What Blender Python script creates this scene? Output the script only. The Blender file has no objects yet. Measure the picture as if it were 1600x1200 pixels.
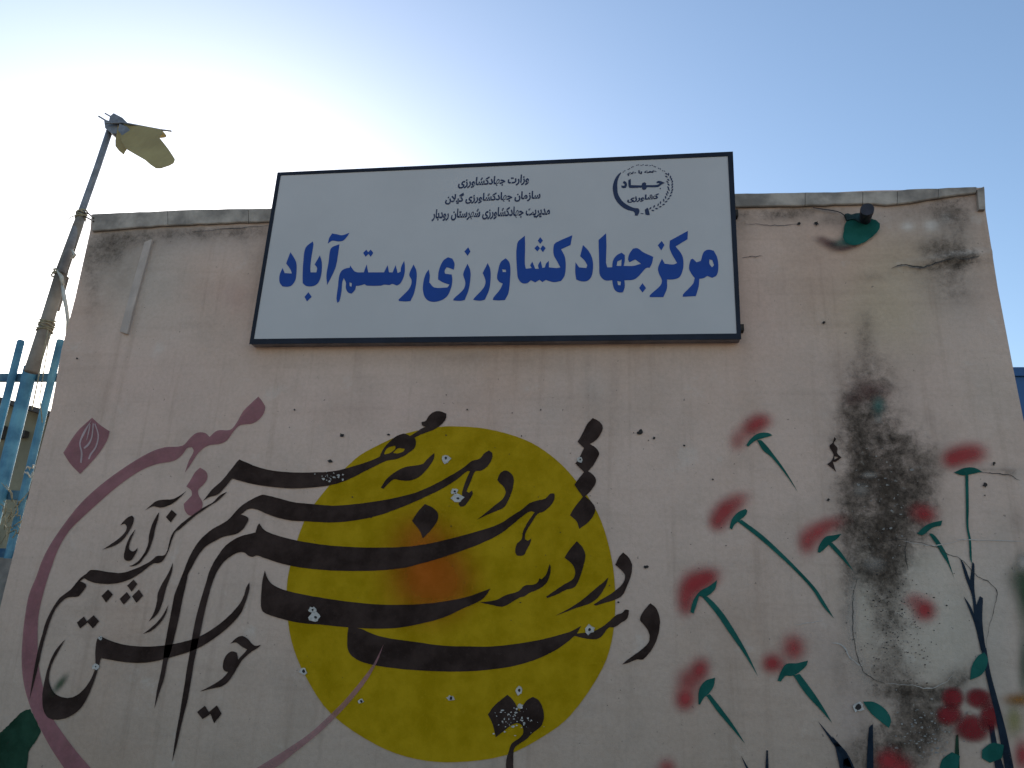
import bpy, bmesh, math, random
import numpy as np
from mathutils import Vector, Matrix, noise as mn
from mathutils.geometry import tessellate_polygon
random.seed(7)
S = bpy.context.scene
COL = S.collection

# ---------------------------------------------------------------- camera
F = 1190.0; W_, H_ = 1600.0, 1200.0
CAM = Vector((0.0, -3.10, 1.62))
U = Vector((0.0409, -0.9516, 0.3044)).normalized()          # world up seen by the camera (x right, y down, z forward)
XD = Vector((0.9901, -0.0023, -0.1403)); XD = (XD - U * XD.dot(U)).normalized()
YD = U.cross(XD).normalized()
def ray(px, py):
    d = Vector(((px - 800) / F, (py - 600) / F, 1.0))
    return Vector((d.dot(XD), d.dot(YD), d.dot(U)))
def P(px, py, Y=0.0):
    r = ray(px, py); return CAM + r * ((Y - CAM.y) / r.y)
cam = bpy.data.objects.new('camera', bpy.data.cameras.new('camera')); COL.objects.link(cam)
cam.data.sensor_width = 36; cam.data.lens = 36 * F / W_; cam.data.clip_start = 0.05; cam.data.clip_end = 2000
cam.matrix_world = Matrix(((XD.x, -XD.y, -XD.z, CAM.x), (YD.x, -YD.y, -YD.z, CAM.y), (U.x, -U.y, -U.z, CAM.z), (0, 0, 0, 1)))
S.camera = cam

# ---------------------------------------------------------------- sky, sun, exposure
sd = ray(330, 545).normalized()
SUN_EL = math.asin(sd.z); SUN_AZ = math.atan2(sd.x, sd.y)     # clockwise from +Y
w = bpy.data.worlds.new('World'); S.world = w; w.use_nodes = True
nt = w.node_tree; nt.nodes.clear()
sky = nt.nodes.new('ShaderNodeTexSky'); sky.sky_type = 'NISHITA'; sky.sun_disc = False
sky.sun_elevation = SUN_EL; sky.sun_rotation = SUN_AZ
sky.air_density = 1.15; sky.dust_density = 1.0; sky.ozone_density = 2.3; sky.altitude = 200
bg = nt.nodes.new('ShaderNodeBackground'); bg.inputs['Strength'].default_value = 0.14
wo = nt.nodes.new('ShaderNodeOutputWorld')
nt.links.new(sky.outputs[0], bg.inputs[0]); nt.links.new(bg.outputs[0], wo.inputs[0])
sl = bpy.data.lights.new('sun', 'SUN'); sl.energy = 5.0; sl.angle = math.radians(0.5); sl.color = (1, .94, .85)
so = bpy.data.objects.new('sun', sl); COL.objects.link(so); so.rotation_euler = sd.to_track_quat('Z', 'Y').to_euler()
so.location = (0, 8, 12)
S.view_settings.view_transform = 'Standard'; S.view_settings.look = 'None'
S.view_settings.exposure = 0.72; S.view_settings.gamma = 1
try: S.view_settings.use_curve_mapping = False
except Exception: pass
S.cycles.max_bounces = 8; S.cycles.transparent_max_bounces = 24

# ---------------------------------------------------------------- helpers
def tag(o, label=None, cat=None, group=None, kind=None):
    if label: o['label'] = label
    if cat: o['category'] = cat
    if group: o['group'] = group
    if kind: o['kind'] = kind
    return o
def link(name, me, mat=None, parent=None):
    o = bpy.data.objects.new(name, me); COL.objects.link(o)
    if mat and me is not None: me.materials.append(mat)
    if parent: o.parent = parent
    return o
def empty(name, loc=(0, 0, 0)):
    o = bpy.data.objects.new(name, None); COL.objects.link(o); o.location = loc; o.empty_display_size = .1
    return o
def worldoff(o):
    v = Vector((0, 0, 0))
    while o: v += o.location; o = o.parent
    return v
def pmesh(name, verts, faces, mat, parent=None, smooth=False):
    me = bpy.data.meshes.new(name)
    off = worldoff(parent)
    me.from_pydata([tuple(Vector(v) - off) for v in verts], [], faces); me.update()
    if smooth: me.shade_smooth()
    return link(name, me, mat, parent)
def box(V, Fc, x0, x1, y0, y1, z0, z1):
    b = len(V)
    V += [(x0,y0,z0),(x1,y0,z0),(x1,y1,z0),(x0,y1,z0),(x0,y0,z1),(x1,y0,z1),(x1,y1,z1),(x0,y1,z1)]
    Fc += [(b,b+3,b+2,b+1),(b+4,b+5,b+6,b+7),(b,b+1,b+5,b+4),(b+1,b+2,b+6,b+5),(b+2,b+3,b+7,b+6),(b+3,b,b+4,b+7)]
def tube(V, Fc, pts, rad, n=10, cap=True):
    pts = [Vector(p) for p in pts]
    if not hasattr(rad, '__len__'): rad = [rad] * len(pts)
    b = len(V); up = None
    for i, p in enumerate(pts):
        t = (pts[min(i+1, len(pts)-1)] - pts[max(i-1, 0)]).normalized()
        if up is None: up = t.orthogonal().normalized()
        up = (up - t * up.dot(t)).normalized(); s = t.cross(up)
        for k in range(n):
            a = 2*math.pi*k/n
            V.append(tuple(p + (up*math.cos(a) + s*math.sin(a)) * rad[i]))
    for i in range(len(pts)-1):
        for k in range(n):
            Fc.append((b+i*n+k, b+i*n+(k+1) % n, b+(i+1)*n+(k+1) % n, b+(i+1)*n+k))
    if cap:
        Fc.append(tuple(b+k for k in range(n))[::-1]); Fc.append(tuple(b+(len(pts)-1)*n+k for k in range(n)))

FR = {'R1': (20,600,4), 'R2': (20,900,4), 'R3': (380,620,4), 'R4': (680,640,4), 'R5': (380,900,4), 'R6': (680,900,4),
      'Z1': (60,760,8), 'Z2': (280,760,8), 'Z3': (240,880,8), 'Z4': (40,840,8), 'Z5': (60,960,6), 'L0': (160,740,6),
      'Q1': (1040,620,4), 'Q2': (1040,900,4), 'Q3': (1300,450,3.2), 'Q4': (1300,825,3.2), 'Q5': (1120,220,10/3),
      'Q8': (1400,840,6), 'S1': (420,340,40/9), 'S2': (780,340,40/9), 'E': (940,245,12), 'G': (0,1080,10), 'P': (0,0,1),
      'T': (120,160,6), 'N': (1260,290,10)}
def parse(s):
    out = []; f = FR['P']
    for t in s.replace(')', ' ').replace('(', ' ').split():
        if t in FR: f = FR[t]; continue
        x, y = t.split(','); out.append((f[0] + float(x)/f[2], f[1] + float(y)/f[2]))
    return out
def smooth(pts, closed=True, k=4, lim=52):
    n = len(pts); P_ = [Vector(p) for p in pts]; out = []
    def corner(i):
        if not closed and i in (0, n-1): return True
        a = P_[i]-P_[i-1]; b = P_[(i+1) % n]-P_[i]
        if a.length < 1e-6 or b.length < 1e-6: return True
        return math.degrees(a.angle(b)) > lim
    cs = [corner(i) for i in range(n)]
    tg = []
    for i in range(n):
        if cs[i]: tg.append(None)
        else: tg.append((P_[(i+1) % n]-P_[i-1]).normalized())
    for i in range(n if closed else n-1):
        a, b = P_[i], P_[(i+1) % n]; L = (b-a).length; d = (b-a)
        ta = tg[i]*L if tg[i] is not None else d
        tb = tg[(i+1) % n]*L if tg[(i+1) % n] is not None else d
        kk = max(1, min(k, int(L/2)))
        for j in range(kk):
            t = j/kk; t2 = t*t; t3 = t2*t
            out.append(a*(2*t3-3*t2+1) + ta*(t3-2*t2+t) + b*(-2*t3+3*t2) + tb*(t3-t2))
    if not closed: out.append(P_[-1])
    return out
def sheet(name, loops, mat, parent, Y=-0.003, sm=True, thick=0.0, lim=52, jit=0.0):
    """flat painted shape lying on the plane y=Y, first loop the outline and the others its holes"""
    L = []
    for s in loops:
        pts = parse(s) if isinstance(s, str) else s
        q = smooth(pts, lim=lim) if sm else [Vector(p) for p in pts]
        if jit: q = [v + Vector((mn.noise((v.x*.25, v.y*.25, 1.)), mn.noise((v.x*.25, v.y*.25, 9.))))*jit for v in q]
        L.append([P(v.x, v.y, Y) for v in q])
    flat = [v for l in L for v in l]
    tri = tessellate_polygon([[Vector((v.x, v.z, 0)) for v in l] for l in L])
    fs = []
    for a, b, c in tri:
        A, B, C = flat[a], flat[b], flat[c]
        cr = (B.x-A.x)*(C.z-A.z) - (B.z-A.z)*(C.x-A.x)
        fs.append((a, b, c) if cr > 0 else (a, c, b))
    V = [tuple(v) for v in flat]
    return pmesh(name, V, fs, mat, parent)

def spray(name, blobs, color_mat, parent, Y=-0.0035, res=5.0, cut=.03, pw=1.0):
    """sprayed paint: a fine grid whose vertex attribute 'a' is the paint density. blobs: px,py,rx,ry,rot,strength"""
    x0 = min(b[0]-2.3*max(b[2], b[3]) for b in blobs); x1 = max(b[0]+2.3*max(b[2], b[3]) for b in blobs)
    y0 = min(b[1]-2.3*max(b[2], b[3]) for b in blobs); y1 = max(b[1]+2.3*max(b[2], b[3]) for b in blobs)
    nx = int((x1-x0)/res)+1; ny = int((y1-y0)/res)+1
    A = np.zeros((ny+1, nx+1)); X, Yp = np.meshgrid(np.linspace(x0, x1, nx+1), np.linspace(y0, y1, ny+1))
    inv = np.ones_like(A)
    for (bx, by, rx, ry, rot, st) in blobs:
        c, s = math.cos(math.radians(rot)), math.sin(math.radians(rot))
        u = ((X-bx)*c + (Yp-by)*s)/rx; v = (-(X-bx)*s + (Yp-by)*c)/ry
        inv *= 1 - st*np.exp(-(u*u+v*v)**pw)
    A = 1-inv
    V = []; idx = -np.ones(A.shape, int); Fc = []; al = []
    def vid(j, i):
        if idx[j, i] < 0:
            idx[j, i] = len(V); V.append(tuple(P(X[j, i], Yp[j, i], Y))); al.append(A[j, i])
        return int(idx[j, i])
    for j in range(ny):
        for i in range(nx):
            if A[j:j+2, i:i+2].max() > cut:
                Fc.append((vid(j+1, i), vid(j+1, i+1), vid(j, i+1), vid(j, i)))
    o = pmesh(name, V, Fc, color_mat, parent)
    at = o.data.attributes.new('a', 'FLOAT', 'POINT'); at.data.foreach_set('value', [max(0, x-cut) for x in al])
    return o

# ---------------------------------------------------------------- materials
def mat(name):
    m = bpy.data.materials.new(name); m.use_nodes = True
    n = m.node_tree.nodes; b = n['Principled BSDF']; return m, m.node_tree, b
def N(t, typ, **kw):
    n = t.nodes.new(typ)
    for k, v in kw.items():
        if k in n.inputs: n.inputs[k].default_value = v
        else: setattr(n, k, v)
    return n
def pos(t): return N(t, 'ShaderNodeNewGeometry').outputs['Position']
def noise(t, sc, det=4, rough=.55, vec=None, stretch=None):
    v = vec or pos(t)
    if stretch:
        mp = N(t, 'ShaderNodeMapping'); mp.inputs['Scale'].default_value = stretch
        t.links.new(v, mp.inputs[0]); v = mp.outputs[0]
    n = N(t, 'ShaderNodeTexNoise', Scale=sc, Detail=det, Roughness=rough); t.links.new(v, n.inputs['Vector'])
    return n.outputs['Fac']
def math_(t, op, a, b=None, clamp=False):
    n = N(t, 'ShaderNodeMath', operation=op); n.use_clamp = clamp
    for i, x in enumerate((a, b)):
        if x is None: continue
        if isinstance(x, (int, float)): n.inputs[i].default_value = x
        else: t.links.new(x, n.inputs[i])
    return n.outputs[0]
def mixc(t, f, a, b, bt='MIX'):
    n = N(t, 'ShaderNodeMix', data_type='RGBA', blend_type=bt)
    for s, x in (('Factor', f), ('A', a), ('B', b)):
        i = [q for q in n.inputs if q.name == s and (q.type == ('VALUE' if s == 'Factor' else 'RGBA'))][0]
        if isinstance(x, (int, float)): i.default_value = x
        elif isinstance(x, tuple): i.default_value = (*x, 1)
        else: t.links.new(x, i)
    return [q for q in n.outputs if q.type == 'RGBA'][0]
def ramp(t, f, lo, hi):
    n = N(t, 'ShaderNodeMapRange'); n.inputs[1].default_value = lo; n.inputs[2].default_value = hi
    n.interpolation_type = 'SMOOTHSTEP'; t.links.new(f, n.inputs[0]); return n.outputs[0]
def plaster_bump(t, b, k=1.0):
    h = math_(t, 'ADD', math_(t, 'MULTIPLY', noise(t, 2.2, 3), .022*k),
        math_(t, 'ADD', math_(t, 'MULTIPLY', noise(t, 22, 5, .6), .0035*k), math_(t, 'MULTIPLY', noise(t, 190, 3, .6), .0010*k)))
    bp = N(t, 'ShaderNodeBump', Strength=.8, Distance=1.0); t.links.new(h, bp.inputs['Height']); t.links.new(bp.outputs[0], b.inputs['Normal'])
    return bp
def paint(name, col, var=.25, rough=.75, fleck=0.0, alpha=None, soft=False, grain=.35, spec=.05):
    m, t, b = mat(name)
    f = ramp(t, noise(t, 9, 5, .6), .3, .7)
    c2 = tuple(min(1, c*(1+var)+.006) for c in col)
    c = mixc(t, f, tuple(x*(1-var*.5) for x in col), c2)
    c = mixc(t, ramp(t, noise(t, 70, 4, .7), .55, .8), c, tuple(min(1, x*(1+var*.8)+.01) for x in col))
    t.links.new(c, b.inputs['Base Color']); b.inputs['Roughness'].default_value = rough
    b.inputs['Specular IOR Level'].default_value = spec
    plaster_bump(t, b)
    if soft:
        a = N(t, 'ShaderNodeAttribute', attribute_name='a').outputs['Fac']
        g = math_(t, 'MULTIPLY', math_(t, 'SUBTRACT', noise(t, 260, 3, .7), .5), grain)
        g = math_(t, 'MULTIPLY', g, math_(t, 'MULTIPLY', a, 2.0))
        al = math_(t, 'ADD', a, g, clamp=True); t.links.new(al, b.inputs['Alpha'])
    elif fleck or alpha is not None:
        base = alpha if alpha is not None else 1.0
        k = ramp(t, noise(t, 130, 5, .75), .70-fleck*.12, .74-fleck*.12)
        k2 = math_(t, 'MULTIPLY', k, ramp(t, noise(t, 3.1, 3), .5, .62))
        v = math_(t, 'MULTIPLY', noise(t, 35, 4, .6), .35)
        al = math_(t, 'SUBTRACT', math_(t, 'ADD', base - .17*(1 if alpha is not None else 0), v if alpha is not None else 0.0), math_(t, 'MULTIPLY', k2, fleck), clamp=True)
        t.links.new(al, b.inputs['Alpha'])
    return m
def simple(name, col, rough=.6, metal=0, var=.2, sc=14, bump=.0, col2=None, spec=.4, det=5):
    m, t, b = mat(name)
    c = mixc(t, ramp(t, noise(t, sc, det, .6), .35, .68), tuple(x*(1-var) for x in col), col2 or tuple(min(1, x*(1+var)) for x in col))
    t.links.new(c, b.inputs['Base Color']); b.inputs['Roughness'].default_value = rough; b.inputs['Metallic'].default_value = metal
    b.inputs['Specular IOR Level'].default_value = spec
    if bump:
        bp = N(t, 'ShaderNodeBump', Strength=.7, Distance=bump); t.links.new(noise(t, sc*6, 5, .65), bp.inputs['Height']); t.links.new(bp.outputs[0], b.inputs['Normal'])
    return m

def plaster_material():
    m, t, b = mat('aged_plaster')
    c = N(t, 'ShaderNodeAttribute', attribute_name='tint').outputs['Color']
    g = N(t, 'ShaderNodeAttribute', attribute_name='grime').outputs['Fac']
    c = mixc(t, math_(t, 'MULTIPLY', ramp(t, noise(t, 3.4, 6, .62), .42, .66), .45), c, (.78, .80, .80), 'MULTIPLY')
    c = mixc(t, math_(t, 'MULTIPLY', ramp(t, noise(t, 1.3, 4, .6, stretch=(1, 1, .6)), .45, .7), .5), c, (.92, .84, .78), 'MULTIPLY')
    c = mixc(t, math_(t, 'MULTIPLY', ramp(t, noise(t, 60, 5, .7), .35, .7), .22), c, (.60, .58, .56), 'MULTIPLY')
    # faint vertical runs of dirt
    c = mixc(t, math_(t, 'MULTIPLY', ramp(t, noise(t, 1.0, 4, .6, stretch=(16, 1, .9)), .52, .72), .32), c, (.66, .63, .60), 'MULTIPLY')
    # scattered dark specks and scuffs
    sp = math_(t, 'MULTIPLY', ramp(t, noise(t, 48, 2, .5), .71, .76), .55)
    c = mixc(t, sp, c, (.10, .085, .075))
    # horizontal trowel marks
    c = mixc(t, math_(t, 'MULTIPLY', ramp(t, noise(t, 1.6, 5, .6, stretch=(.8, 1, 11)), .5, .72), .22), c, (.70, .68, .66), 'MULTIPLY')
    # patches where the wash is thicker and paler
    c = mixc(t, math_(t, 'MULTIPLY', ramp(t, noise(t, 5.5, 6, .7), .58, .72), .22), c, (.72, .64, .56))
    # mould: a soft brown film plus a broken dark growth
    wv = N(t, 'ShaderNodeVectorMath', operation='SCALE'); wv.inputs['Scale'].default_value = .045
    wn = N(t, 'ShaderNodeTexNoise', Scale=9.0, Detail=4.0); t.links.new(pos(t), wn.inputs['Vector']); t.links.new(wn.outputs['Color'], wv.inputs[0])
    wa = N(t, 'ShaderNodeVectorMath', operation='ADD'); t.links.new(pos(t), wa.inputs[0]); t.links.new(wv.outputs[0], wa.inputs[1]); wp = wa.outputs[0]
    n1 = noise(t, 7, 9, .68, vec=wp); n2 = noise(t, 42, 8, .72, vec=wp); n3 = noise(t, 150, 4, .7)
    film = math_(t, 'MULTIPLY', math_(t, 'MULTIPLY', g, .85), ramp(t, n1, .25, .6))
    c = mixc(t, film, c, (.130, .095, .070))
    q = math_(t, 'ADD', g, math_(t, 'MULTIPLY', math_(t, 'SUBTRACT', n1, .5), 1.1))
    q = math_(t, 'ADD', q, math_(t, 'MULTIPLY', math_(t, 'SUBTRACT', n2, .5), .85))
    q = math_(t, 'ADD', q, math_(t, 'MULTIPLY', math_(t, 'SUBTRACT', n3, .5), .45))
    q = math_(t, 'MULTIPLY', ramp(t, q, .28, 1.05), ramp(t, g, .02, .22))
    dk = mixc(t, ramp(t, n2, .4, .65), (.066, .046, .034), (.030, .021, .016))
    c = mixc(t, math_(t, 'MULTIPLY', q, .92), c, dk)
    fl = math_(t, 'MULTIPLY', math_(t, 'MULTIPLY', ramp(t, noise(t, 26, 8, .8, vec=wp), .60, .68), ramp(t, g, .25, .6)), .42)
    c = mixc(t, fl, c, (.36, .31, .27))
    t.links.new(c, b.inputs['Base Color']); b.inputs['Roughness'].default_value = .92; b.inputs['Specular IOR Level'].default_value = .05
    bp = plaster_bump(t, b, 1.25)
    bp2 = N(t, 'ShaderNodeBump', Strength=.9, Distance=.004); t.links.new(math_(t, 'MULTIPLY', n2, ramp(t, g, .05, .6)), bp2.inputs['Height'])
    t.links.new(bp.outputs[0], bp2.inputs['Normal']); t.links.new(bp2.outputs[0], b.inputs['Normal'])
    return m
M_PL = plaster_material()
M_COPE = simple('weathered_concrete', (.33, .275, .235), .95, 0, .35, 6, .004, (.50, .41, .34), .05, 9)
M_CORE = simple('rough_render', (.40, .34, .30), .95, 0, .2, 5, .004)
M_BLACK = paint('black_paint', (.032, .0175, .0135), .5, .7, fleck=.5, alpha=1.10)
M_PINK = paint('faded_pink_paint', (.30, .115, .125), .2, .8, alpha=.74)
M_PINKL = paint('thin_pink_paint', (.38, .17, .165), .25, .8, alpha=.62)
M_LINE = paint('pale_line_paint', (.42, .30, .29), .2, .8)
M_YEL = paint('yellow_paint', (.37, .222, .001), .2, .7, fleck=.15, alpha=1.02)
M_ORG = paint('orange_spray', (.42, .095, .006), .15, .7, soft=True, grain=.15)
M_RED = paint('red_spray', (.40, .040, .042), .15, .8, soft=True, grain=.25)
M_REDP = paint('red_paint', (.21, .017, .020), .3, .7, alpha=.9, fleck=.5)
M_REDP2 = paint('petal_red', (.20, .016, .019), .3, .7, soft=True, grain=.5)
M_YGSP2 = paint('blossom_heart', (.30, .22, .17), .2, .8)
M_TEAL = paint('teal_paint', (.010, .085, .066), .3, .65, fleck=.3)
M_GREEN = paint('dark_green_paint', (.012, .040, .022), .4, .7, alpha=.97)
M_GRSP = paint('green_spray', (.02, .07, .03), .3, .8, soft=True)
M_TEALSP = paint('teal_spray', (.015, .12, .10), .3, .8, soft=True)
M_NAVYP = paint('blue_black_paint', (.010, .018, .030), .4, .6, alpha=.97)
M_OCHSP = paint('ochre_spray', (.30, .12, .02), .3, .8, soft=True)
M_YGSP = paint('yellow_green_spray', (.22, .20, .03), .3, .8, soft=True)
M_WHSP = paint('pale_spray', (.50, .41, .345), .1, .8, soft=True)
M_BRSP = paint('maroon_spray', (.10, .03, .03), .3, .8, soft=True)
M_CRACK = simple('crack_dirt', (.055, .045, .038), .95, 0, .3, 30)
M_CHIP = simple('bare_gypsum', (.50, .44, .39), .95, 0, .15, 60, .002)
M_FLAKE = simple('flaked_render', (.26, .23, .205), .95, 0, .3, 60, .002)
M_HOLE = simple('hole_dark', (.03, .024, .022), .95, 0, .3, 60)
M_PANEL = simple('sign_sheet', (.52, .475, .455), .5, 0, .03, 2.0, 0, None, .18, 6)
M_SFRAME = simple('navy_sign_border', (.012, .013, .022), .5, 0, .25, 9, 0, None, .2)
M_SBOX = simple('sign_box_side', (.23, .20, .20), .6, 0, .2, 12)
M_BLUEL = simple('blue_vinyl', (.012, .052, .25), .45, 0, .06, 3, 0, None, .2)
M_NAVYL = simple('navy_vinyl', (.014, .018, .055), .35, 0, .1, 3)

# ---------------------------------------------------------------- ground
def grid_unseen_ground():
    V = []; Fc = []; n = 24
    xs = [-600, -200, -60] + [-30+60*i/n for i in range(n+1)] + [60, 200, 600]
    for y in xs:
        for x in xs: V.append((x, y, .02*mn.noise((x*.3, y*.3, 0)) if abs(x) < 31 and abs(y) < 31 else 0))
    k = len(xs)
    for j in range(k-1):
        for i in range(k-1): Fc.append((j*k+i, j*k+i+1, (j+1)*k+i+1, (j+1)*k+i))
    m, t, b = mat('pale_ground')
    c = mixc(t, ramp(t, noise(t, .6, 7, .6), .35, .7), (.44, .36, .27), (.56, .46, .35))  # unseen ground made pale so it bounces more light onto the wall
    c = mixc(t, ramp(t, noise(t, 25, 5, .7), .5, .7), c, (.34, .28, .215))
    t.links.new(c, b.inputs['Base Color']); b.inputs['Roughness'].default_value = .95
    bp = N(t, 'ShaderNodeBump', Strength=.6, Distance=.02); t.links.new(noise(t, 30, 6, .7), bp.inputs['Height']); t.links.new(bp.outputs[0], b.inputs['Normal'])
    return tag(pmesh('unseen_ground', V, Fc, m, smooth=True), kind='structure')
grid_unseen_ground()
def unseen_road():  # unseen dark strip, added to cut the bounce light on the lower wall
    m = simple('unseen_road_dark', (.045, .043, .042), .9, 0, .3, 8, .004, (.075, .07, .065))
    V = []; Fc = []; xs = [-40 + i*4 for i in range(21)]; ys = [-6.6, -5.0, -3.2, -1.6, -.05, .26]
    for y in ys:
        for x in xs: V.append((x, y, .03))
    for j in range(len(ys)-1):
        for i in range(20): Fc.append((j*21+i, j*21+i+1, (j+1)*21+i+1, (j+1)*21+i))
    return tag(pmesh('unseen_road', V, Fc, m, None, True), kind='structure')
unseen_road()

# ---------------------------------------------------------------- the wall
LE = [P(*q) for q in [(143,335),(141,360),(117,467),(96,547),(87,600),(80,638),(57,725),(43,780),(25,850),(6,925)]]
RE = [P(*q) for q in [(1538,292),(1540,330),(1559,450),(1583,575),(1598,650),(1619,750),(1641,850)]]
TOPL, TOPR = LE[0], RE[0]
def edge(pts, z):
    zs = [p.z for p in pts]; xs = [p.x for p in pts]
    if z <= zs[-1]: return xs[-1] + (zs[-1]-z)*0.0
    for a, b, c, d in zip(zs, zs[1:], xs, xs[1:]):
        if a >= z >= b: return c + (d-c)*(a-z)/(a-b)
    return xs[0]
def topz(x):
    t = (x-TOPL.x)/(TOPR.x-TOPL.x); return TOPL.z + (TOPR.z-TOPL.z)*t + .004*mn.noise((x*5, 0, 3)) - .003
wall = empty('wall', (0, 0, 0))
tag(wall, 'plastered wall painted with black calligraphy, yellow sun and red flowers, under the white sign', 'wall')
def px_of(x, z, y=0.0):
    """photo coordinates of points on the wall, only used to lay stains and painted shade out"""
    dx, dy, dz = x-CAM.x, y-CAM.y, z-CAM.z
    cx = dx*XD.x + dy*YD.x + dz*U.x; cy = dx*XD.y + dy*YD.y + dz*U.y; cz = dx*XD.z + dy*YD.z + dz*U.z
    return 800+F*cx/cz, 600+F*cy/cz
def gauss(X, Y, bl):
    inv = np.ones_like(X)
    for b in bl:
        bx, by, rx, ry, st = b[:5]; rot = math.radians(b[5]) if len(b) > 5 else 0
        c, s = math.cos(rot), math.sin(rot)
        u = ((X-bx)*c + (Y-by)*s)/rx; v = (-(X-bx)*s + (Y-by)*c)/ry
        inv *= 1 - st*np.exp(-(u*u+v*v))
    return 1-inv
GR = [(1352,520,16,42,.42),(1372,585,36,42,.45),(1368,640,44,50,.55),(1385,700,56,52,.82),(1392,760,58,60,.85),(1375,830,58,55,.80),
      (1372,890,42,44,.75),(1345,760,36,90,.5),(1330,830,26,60,.42),(1440,800,30,60,.4),(1404,960,40,70,.22),(1395,880,30,40,.5),(1336,700,34,90,.34),(1455,720,30,80,.32),(1330,600,35,70,.28),(1385,950,32,60,.46),(1400,1010,44,60,.32),(1385,1050,45,30,.42),
      (1420,1082,60,16,.85),(1440,1130,64,50,.85),(1400,1180,66,50,.78),(1350,1180,40,40,.4),(1500,1060,36,22,.45,-30),(1322,930,14,45,.45),(1316,1050,14,40,.4),
      (1322,640,22,16,.35),(1312,690,24,14,.32),
      (1483,412,54,13,.66,-8),(1470,388,60,24,.42),(1500,440,46,34,.30),(1450,330,56,18,.34),(1495,360,28,50,.3),(1300,345,40,10,.35),(1235,335,60,10,.4),(1478,392,40,16,.40),(1500,330,26,34,.30),(1478,330,22,22,.25),(1515,400,30,16,.38),(1482,450,44,26,.36),(1365,432,24,8,.42),
      (1400,312,160,9,.38,-1.8),(1250,328,100,8,.34),(1200,336,30,12,.42),(1160,345,14,22,.45),
      (165,388,40,30,.44),(220,372,80,14,.42),(350,365,80,14,.42),(140,430,16,60,.35),(185,420,40,40,.24),(150,470,16,44,.22),(300,362,120,9,.34,-2),(400,420,20,90,.20),
      (1545,734,60,5,.45,4),(1582,740,14,10,.4),(1590,905,22,34,.34),(1590,820,18,26,.3),
      (700,560,220,14,.16),(920,590,12,60,.18),(960,600,8,70,.18),(560,570,9,50,.15),(900,640,60,30,.12),(1163,560,10,40,.2)]
NX, NZ = 300, 250
def build_face():
    V = []; z0 = 0.0
    for j in range(NZ+1):
        v = j/NZ
        for i in range(NX+1):
            u = i/NX
            z = z0 + v*(2.0); x = 0
            # rows are straight at the foot and follow the sloping top
            xl = edge(LE, z); xr = edge(RE, z)
            x = xl + (xr-xl)*u
            zz = v*topz(x)
            xl = edge(LE, zz); xr = edge(RE, zz); x = xl+(xr-xl)*u
            V.append([x, 0.0, v*topz(x)])
    A = np.array(V); X, Y = px_of(A[:, 0], A[:, 2])
    g = gauss(X, Y, GR)
    # relief: low swelling, the later repair patch (raised rim), the bulge under the coping
    q = ((X-1432)/98)**2 + ((Y-962)/112)**2 + .10*np.sin(np.arctan2(Y-962, X-1432)*5+1)
    rim = np.exp(-((np.sqrt(np.maximum(q, 0))-1.0)/.05)**2)
    inside = 1/(1+np.exp((np.sqrt(np.maximum(q, 0))-1.0)*30))
    A[:, 1] = -(.0014*rim + .0010*inside)
    br = gauss(X, Y, [(1480,404,70,5,1,-8)])
    A[:, 1] -= .010*br*np.clip((Y*0+1), 0, 1)
    t = np.ones((len(A), 3))*np.array([.665, .465, .368])
    def tint(bl, c):
        nonlocal t
        k = gauss(X, Y, bl)[:, None]; t = t*(1-k) + np.array(c)*k
    tint([(1340,470,80,60,.50),(1400,500,70,60,.4),(1420,390,110,45,.35),(1360,430,110,40,.3)], (0.501, 0.379, 0.228))
    tint([(1260,430,120,80,.3),(900,600,220,60,.25),(350,480,60,110,.3),(800,560,330,22,.5)], (0.581, 0.386, 0.283))
    tint([(230,450,70,90,.5),(170,400,60,60,.5)], (0.532, 0.448, 0.373))
    tint([(1400,960,90,100,.35),(1470,1000,60,90,.55),(1350,930,16,90,.5),(1440,880,60,22,.4)], (0.581, 0.510, 0.400))
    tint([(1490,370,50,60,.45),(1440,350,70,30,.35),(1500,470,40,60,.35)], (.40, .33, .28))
    tint([(1455,352,10,8,.8),(1418,354,9,6,.8),(1500,398,34,6,.6,-6),(1478,340,8,8,.6)], (.78,.68,.60))
    tint([(1420,960,84,92,.7),(1490,985,40,70,.5)], (.66, .53, .425))
    tint([(1560,960,40,140,.35),(1540,1100,70,60,.3)], (0.436, 0.418, 0.359))
    tint([(1330,1120,30,70,.4),(1290,1010,40,60,.25)], (0.484, 0.363, 0.352))
    tint([(1550,600,60,100,.25)], (0.581, 0.464, 0.359))
    tint([(-100,1250,600,330,.5),(500,1300,700,330,.5),(1250,1280,560,330,.5)], (.38, .285, .21))  # splash dirt, deepened to paint in the weaker light low on the wall
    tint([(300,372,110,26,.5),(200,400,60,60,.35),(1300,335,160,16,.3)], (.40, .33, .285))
    tint([(370,470,22,26,.35),(350,455,50,22,.2)], (.60,.36,.29))
    tint([(1300,430,60,70,.35),(1180,470,60,70,.25),(640,640,200,40,.25),(230,600,90,60,.2)], (.66,.42,.34))
    tint([(930,610,22,30,.25),(860,640,30,30,.2)], (.45,.38,.33))
    Fc = []
    k = NX+1
    for j in range(NZ):
        for i in range(NX): Fc.append((j*k+i, j*k+i+1, (j+1)*k+i+1, (j+1)*k+i))
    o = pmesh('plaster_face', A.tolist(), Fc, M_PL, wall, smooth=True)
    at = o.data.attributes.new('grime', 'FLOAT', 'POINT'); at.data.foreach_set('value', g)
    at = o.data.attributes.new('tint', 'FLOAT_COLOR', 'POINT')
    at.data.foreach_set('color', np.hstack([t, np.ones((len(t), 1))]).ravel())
    return o
build_face()
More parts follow.
